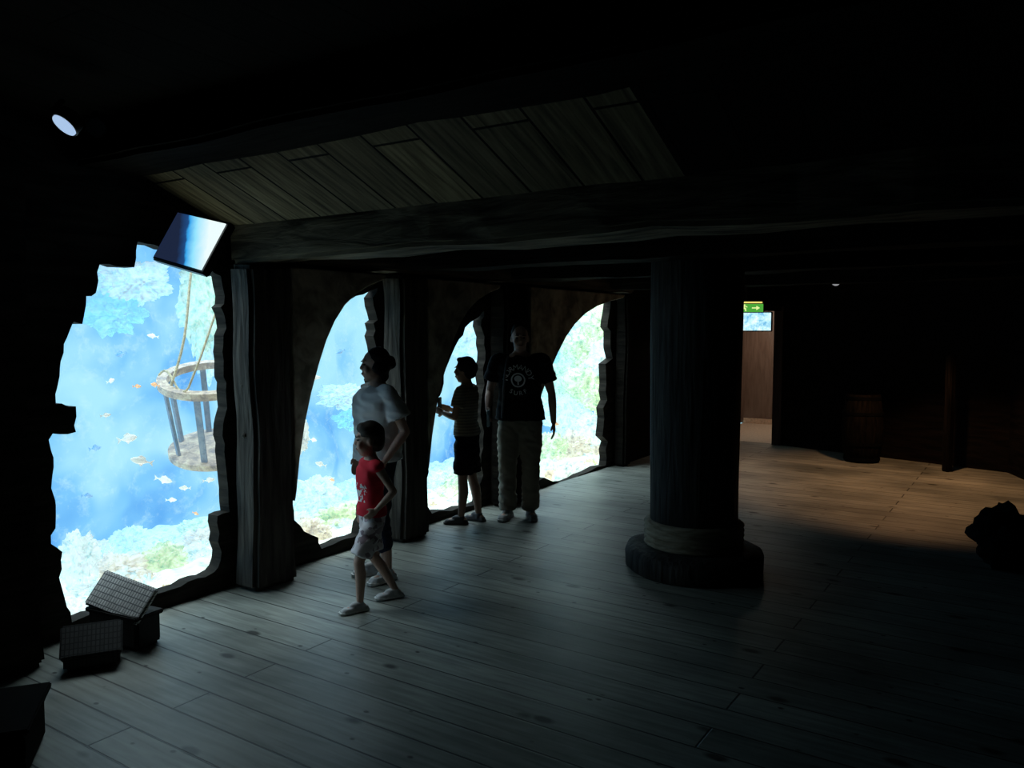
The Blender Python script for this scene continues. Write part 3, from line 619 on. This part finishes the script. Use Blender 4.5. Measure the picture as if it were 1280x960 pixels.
        b_=bmesh.new(); stack(b_,[(z0+.012,1.0),(z0+.035,.98),(z0+.055,.84)]); ell(b_,an+toe*.03*fs+up*-.015,(.036*fs,.07*fs,.035),Mt); cone(b_,an+up*-.05,an+up*.012,.044*fs,.040)
        link(remesh('shoe',b_,s,.006,outfit['shoemat'],2),e)
        b_=bmesh.new(); stack(b_,[(z0+.003,1.03),(z0+.024,1.06)]); bmesh.ops.recalc_face_normals(b_,faces=b_.faces); bmesh.ops.scale(b_,vec=(s,s,s),verts=b_.verts); link(from_bm('shoe_sole',b_,outfit.get('solemat',M_sole)),e)
    return e,s,shirt,P
M_sole=plain('pale_sole',(.75,.75,.72),.7); M_soled=plain('dark_sole',(.03,.03,.03),.7)
M_eye=plain('eye',(.03,.02,.02),.2); M_lip=plain('lips',(.35,.13,.11),.5); M_hair=plain('dark_hair',(.010,.007,.006),.7,.4,60,spec=.2)
SK=plain('skin_light',(.60,.37,.28),.55,.08); SK2=plain('skin_tan',(.32,.18,.12),.55,.08)
M_white=plain('white_cotton',(.97,.97,.96),.9,.02,12); M_navy=plain('navy_denim',(.012,.018,.04),.9); M_blk=plain('black_cotton',(.008,.009,.010),.95,spec=.1)
M_khaki=plain('khaki_cotton',(.25,.215,.165),.9,.15,10); M_bshort=plain('black_shorts',(.006,.006,.007),.95,spec=.1); M_shoe=plain('grey_shoe',(.55,.55,.55),.7); M_shoed=plain('dark_shoe',(.05,.05,.055),.7); M_shoem=plain('grey_trainer',(.28,.28,.28),.7)
def stripes():
    m,nt,b,o=newmat('striped_cotton'); L=nt.links.new; tc=nd(nt,'ShaderNodeTexCoord'); sp=nd(nt,'ShaderNodeSeparateXYZ'); L(tc.outputs['Object'],sp.inputs[0])
    a=nd(nt,'ShaderNodeMath',operation='MULTIPLY'); a.inputs[1].default_value=38; L(sp.outputs['Z'],a.inputs[0]); f=nd(nt,'ShaderNodeMath',operation='FRACT'); L(a.outputs[0],f.inputs[0])
    r=ramp(nt,[(.0,(.24,.20,.14)),(.5,(.13,.11,.08))]); r.color_ramp.interpolation='CONSTANT'; L(f.outputs[0],r.inputs[0]); L(r.outputs[0],b.inputs['Base Color']); b.inputs['Roughness'].default_value=.9; return m
def redprint():
    m,nt,b,o=newmat('red_printed_cotton'); L=nt.links.new; tc=nd(nt,'ShaderNodeTexCoord'); sp=nd(nt,'ShaderNodeSeparateXYZ'); L(tc.outputs['Object'],sp.inputs[0])
    def rng(out,lo,hi):
        c=nd(nt,'ShaderNodeMath',operation='COMPARE'); L(out,c.inputs[0]); c.inputs[1].default_value=(lo+hi)/2; c.inputs[2].default_value=(hi-lo)/2; return c
    z=rng(sp.outputs['Z'],.68,.80); x=rng(sp.outputs['X'],-.075,.075); y=rng(sp.outputs['Y'],.03,.5)
    ns=nd(nt,'ShaderNodeTexNoise'); ns.inputs['Scale'].default_value=38; L(tc.outputs['Object'],ns.inputs['Vector']); g=nd(nt,'ShaderNodeMath',operation='GREATER_THAN'); g.inputs[1].default_value=.5; L(ns.outputs[0],g.inputs[0])
    p=z
    for q in (x,y,g):
        k=nd(nt,'ShaderNodeMath',operation='MULTIPLY'); L(p.outputs[0],k.inputs[0]); L(q.outputs[0],k.inputs[1]); p=k
    mx=nd(nt,'ShaderNodeMixRGB'); L(p.outputs[0],mx.inputs[0]); mx.inputs[1].default_value=(.8,.02,.045,1); mx.inputs[2].default_value=(.85,.85,.85,1)
    L(mx.outputs[0],b.inputs['Base Color']); b.inputs['Roughness'].default_value=.9; return m
mcm,nt,b,o=newmat('patterned_shorts'); vo=nd(nt,'ShaderNodeTexVoronoi'); vo.inputs['Scale'].default_value=34; tc=nd(nt,'ShaderNodeTexCoord'); nt.links.new(tc.outputs['Object'],vo.inputs['Vector'])
r=ramp(nt,[(.0,(.95,.82,.82)),(.35,(.40,.28,.31)),(.55,(.98,.88,.88))]); r.color_ramp.interpolation='CONSTANT'; sp=nd(nt,'ShaderNodeSeparateXYZ'); nt.links.new(vo.outputs['Color'],sp.inputs[0]); nt.links.new(sp.outputs[0],r.inputs[0]); nt.links.new(r.outputs[0],b.inputs['Base Color'])
BASE=dict(hipR=(.09,0,.88),hipL=(-.09,0,.88),kneeR=(.10,.01,.48),kneeL=(-.10,.01,.48),ankR=(.10,-.02,.08),ankL=(-.10,-.02,.08),toeR=(.25,1,0),toeL=(-.25,1,0),
  shR=(.175,0,1.42),shL=(-.175,0,1.42),elR=(.235,-.03,1.14),elL=(-.235,-.03,1.14),wrR=(.25,.05,.90),wrL=(-.25,.05,.90))
def pose(**k): d=dict(BASE); d.update(k); return d
short=[((0,-.022,.05),(.086,.097,.094)),((0,-.055,.0),(.081,.064,.090)),((0,.04,.105),(.055,.04,.025))]
# woman
person('woman in loose white t-shirt and dark trousers looking at aquarium',on_floor(474,722),(-.80,-.60),1.62,1.0,.93,
  pose(elL=(-.25,-.10,1.14),wrL=(-.20,.05,.93),elR=(.22,-.02,1.14),wrR=(.20,.06,.92),kneeL=(-.09,.03,.48),ankL=(-.10,-.02,.08)),(-1,-.40),SK,
  dict(hair=[((0,-.03,.052),(.086,.090,.088)),((0,-.06,.0),(.086,.064,.095)),((0,-.12,.02),(.045,.045,.055)),((0,-.065,-.07),(.055,.042,.055)),((.064,-.01,-.005),(.024,.038,.055)),((-.064,-.01,-.005),(.024,.038,.055))],hem=.92,loose=.06,sleeve=.64,fold=.007,shirtmat=M_white,leg=1.55,flare=.0,legmat=M_navy,lname='trousers',shoemat=M_shoe))
# boy
person('small boy in red printed sleeveless top and patterned shorts walking',on_floor(466,757),(-.86,-.5),1.17,1.32,.95,
  pose(elL=(-.26,-.13,1.18),wrL=(-.20,.02,1.01),hdL=(.3,.6,-.6),elR=(.22,-.02,1.16),wrR=(.20,.03,.95),kneeL=(-.09,.17,.49),ankL=(-.08,.16,.08),toeL=(-.1,1,0),kneeR=(.09,-.04,.48),ankR=(.10,-.28,.09),toeR=(.1,1,0)),(-1,-.25),SK,
  dict(hair=short+[((0,.0,.09),(.075,.085,.04))],hairmat=plain('brown_hair',(.03,.017,.01),.7,.4,60),hem=.92,loose=.022,sleeve=0,shirtmat=redprint(),leg=.86,flare=.035,legmat=mcm,shoemat=M_shoe,foot=1.15),pitch=.05)
# standing girl
g_,gs,_,gP=person('girl in striped t-shirt and black knee shorts holding a phone',on_floor(584,653),(-.95,.32),1.5,1.08,.9,
  pose(elR=(.24,.04,1.16),wrR=(.10,.22,1.20),hdR=(-.3,.9,.3),elL=(-.24,.04,1.16),wrL=(-.09,.23,1.18),hdL=(.3,.9,.3),ankR=(.09,-.10,.08),kneeR=(.09,-.02,.48),ankL=(-.10,.03,.08)),(-.97,.2),SK2,
  dict(hair=short+[((0,-.03,.03),(.092,.10,.092))],hem=.95,loose=.025,sleeve=.6,shirtmat=stripes(),leg=.85,flare=.035,legmat=M_bshort,skirt=.62,shoemat=M_shoed,solemat=M_soled))
# man
m_,msc,mshirt,mP=person('man in black printed t-shirt and khaki trousers walking',on_floor(650,648),(-.12,-1),1.8,.98,1.10,
  pose(shR=(.20,0,1.42),shL=(-.20,0,1.42),elR=(.28,-.03,1.14),wrR=(.27,.13,1.0),hdR=(-.1,.6,-.5),elL=(-.28,-.04,1.13),wrL=(-.30,.0,.88),kneeR=(.11,.03,.48),ankR=(.11,-.0,.08),kneeL=(-.10,.04,.48),ankL=(-.09,-.05,.08)),(.05,-1),plain('skin_mid',(.5,.31,.24),.6,.08),  # even mid skin tone
  dict(hair=[((0,-.03,.055),(.080,.088,.084)),((0,-.05,.0),(.075,.058,.072))],hem=.9,loose=.025,sleeve=.62,fold=.005,shirtmat=M_blk,leg=1.98,flare=.022,legmat=M_khaki,lname='trousers',shoemat=M_shoem,solemat=M_shoem),pitch=.05)
# print on the man's shirt, wrapped on the cloth
bv=BVHTree.FromPolygons([v.co.copy() for v in mshirt.data.vertices],[list(p.vertices) for p in mshirt.data.polygons])
M_pr=plain('faded_print',(.92,.93,.95),.9,.05)
def letter(ch,size):
    cu=bpy.data.curves.new('t','FONT'); cu.body=ch; cu.size=size; cu.align_x='CENTER'; tmp=bpy.data.objects.new('t',cu); COL.objects.link(tmp)
    dg=bpy.context.evaluated_depsgraph_get(); me=bpy.data.meshes.new_from_object(tmp.evaluated_get(dg)); bpy.data.objects.remove(tmp); return me
bm=bmesh.new(); cz=1.26*msc
def addflat(me_v,me_f):
    vs=[]
    for x,z in me_v:
        x*=1.1; z*=1.1
        h=bv.ray_cast(Vector((-x,1,cz+z)),Vector((0,-1,0))); y=(h[0].y if h[0] else .15)+.005
        vs.append(bm.verts.new((-x,y,cz+z)))
    for f in me_f:
        try: bm.faces.new([vs[i] for i in f])
        except ValueError: pass
def arc(txt,R,a0,a1,size,flip=False):
    for i,ch in enumerate(txt):
        me=letter(ch,size); a=a0+(a1-a0)*i/(len(txt)-1); an=math.radians(a)
        cx,cy=R*math.sin(an),R*math.cos(an); rt=-an if not flip else -an+math.pi
        ca,sa=math.cos(rt),math.sin(rt)
        addflat([(cx+v.co.x*ca-v.co.y*sa,cy+v.co.x*sa+v.co.y*ca) for v in me.vertices],[list(p.vertices) for p in me.polygons])
arc('NORMANDY',.085,-80,80,.062); arc('SURF',.125,212,148,.05,True)
seg=32; ro,ri=.060,.048
addflat([(r_*math.cos(2*math.pi*i/seg),r_*math.sin(2*math.pi*i/seg)) for r_ in (ro,ri) for i in range(seg)],[[i,(i+1)%seg,seg+(i+1)%seg,seg+i] for i in range(seg)])
addflat([(-.006,-.04),(.006,-.04),(.006,0),(-.006,0)],[[0,1,2,3]])
addflat([(.032*math.cos(i*math.pi/6),.012+.026*math.sin(i*math.pi/6)) for i in range(12)],[list(range(12))])
link(from_bm('shirt_print',bm,M_pr),m_)
sp_=[]
for i in range(14):
    z=(1.46-.045*i)*msc; x=(.10+.045*math.sin(i/13*math.pi*.5))*msc; h=bv.ray_cast(Vector((x,1,z)),Vector((0,-1,0)))
    if h[0]: sp_.append(h[0]+Vector((0,.006,0)))
tube('shoulder_strap',sp_,.011,plain('grey_webbing',(.12,.12,.13),.8),m_)
def held(pe,loc,dims,name,mat,lab,cat,rot=(0,0,0)):
    bpy.context.view_layer.update(); p=pe.matrix_world@Vector(loc); o=from_bm(name,box_bm(dims,0,0,.004),mat); o.location=p; o.rotation_euler=(rot[0],rot[1],pe.rotation_euler[2]+rot[2]); link(o); setmeta(o,lab,cat)
held(g_,(0,.315*gs,1.26*gs),(.075,.012,.14),'phone',M_black,'dark phone held up in both hands','phone')
held(m_,(.25*msc,.235*msc,.93*msc),(.02,.09,.15),'leaflet',plain('blue_paper',(.35,.5,.6),.7),'folded pale blue leaflet held by the man','leaflet')
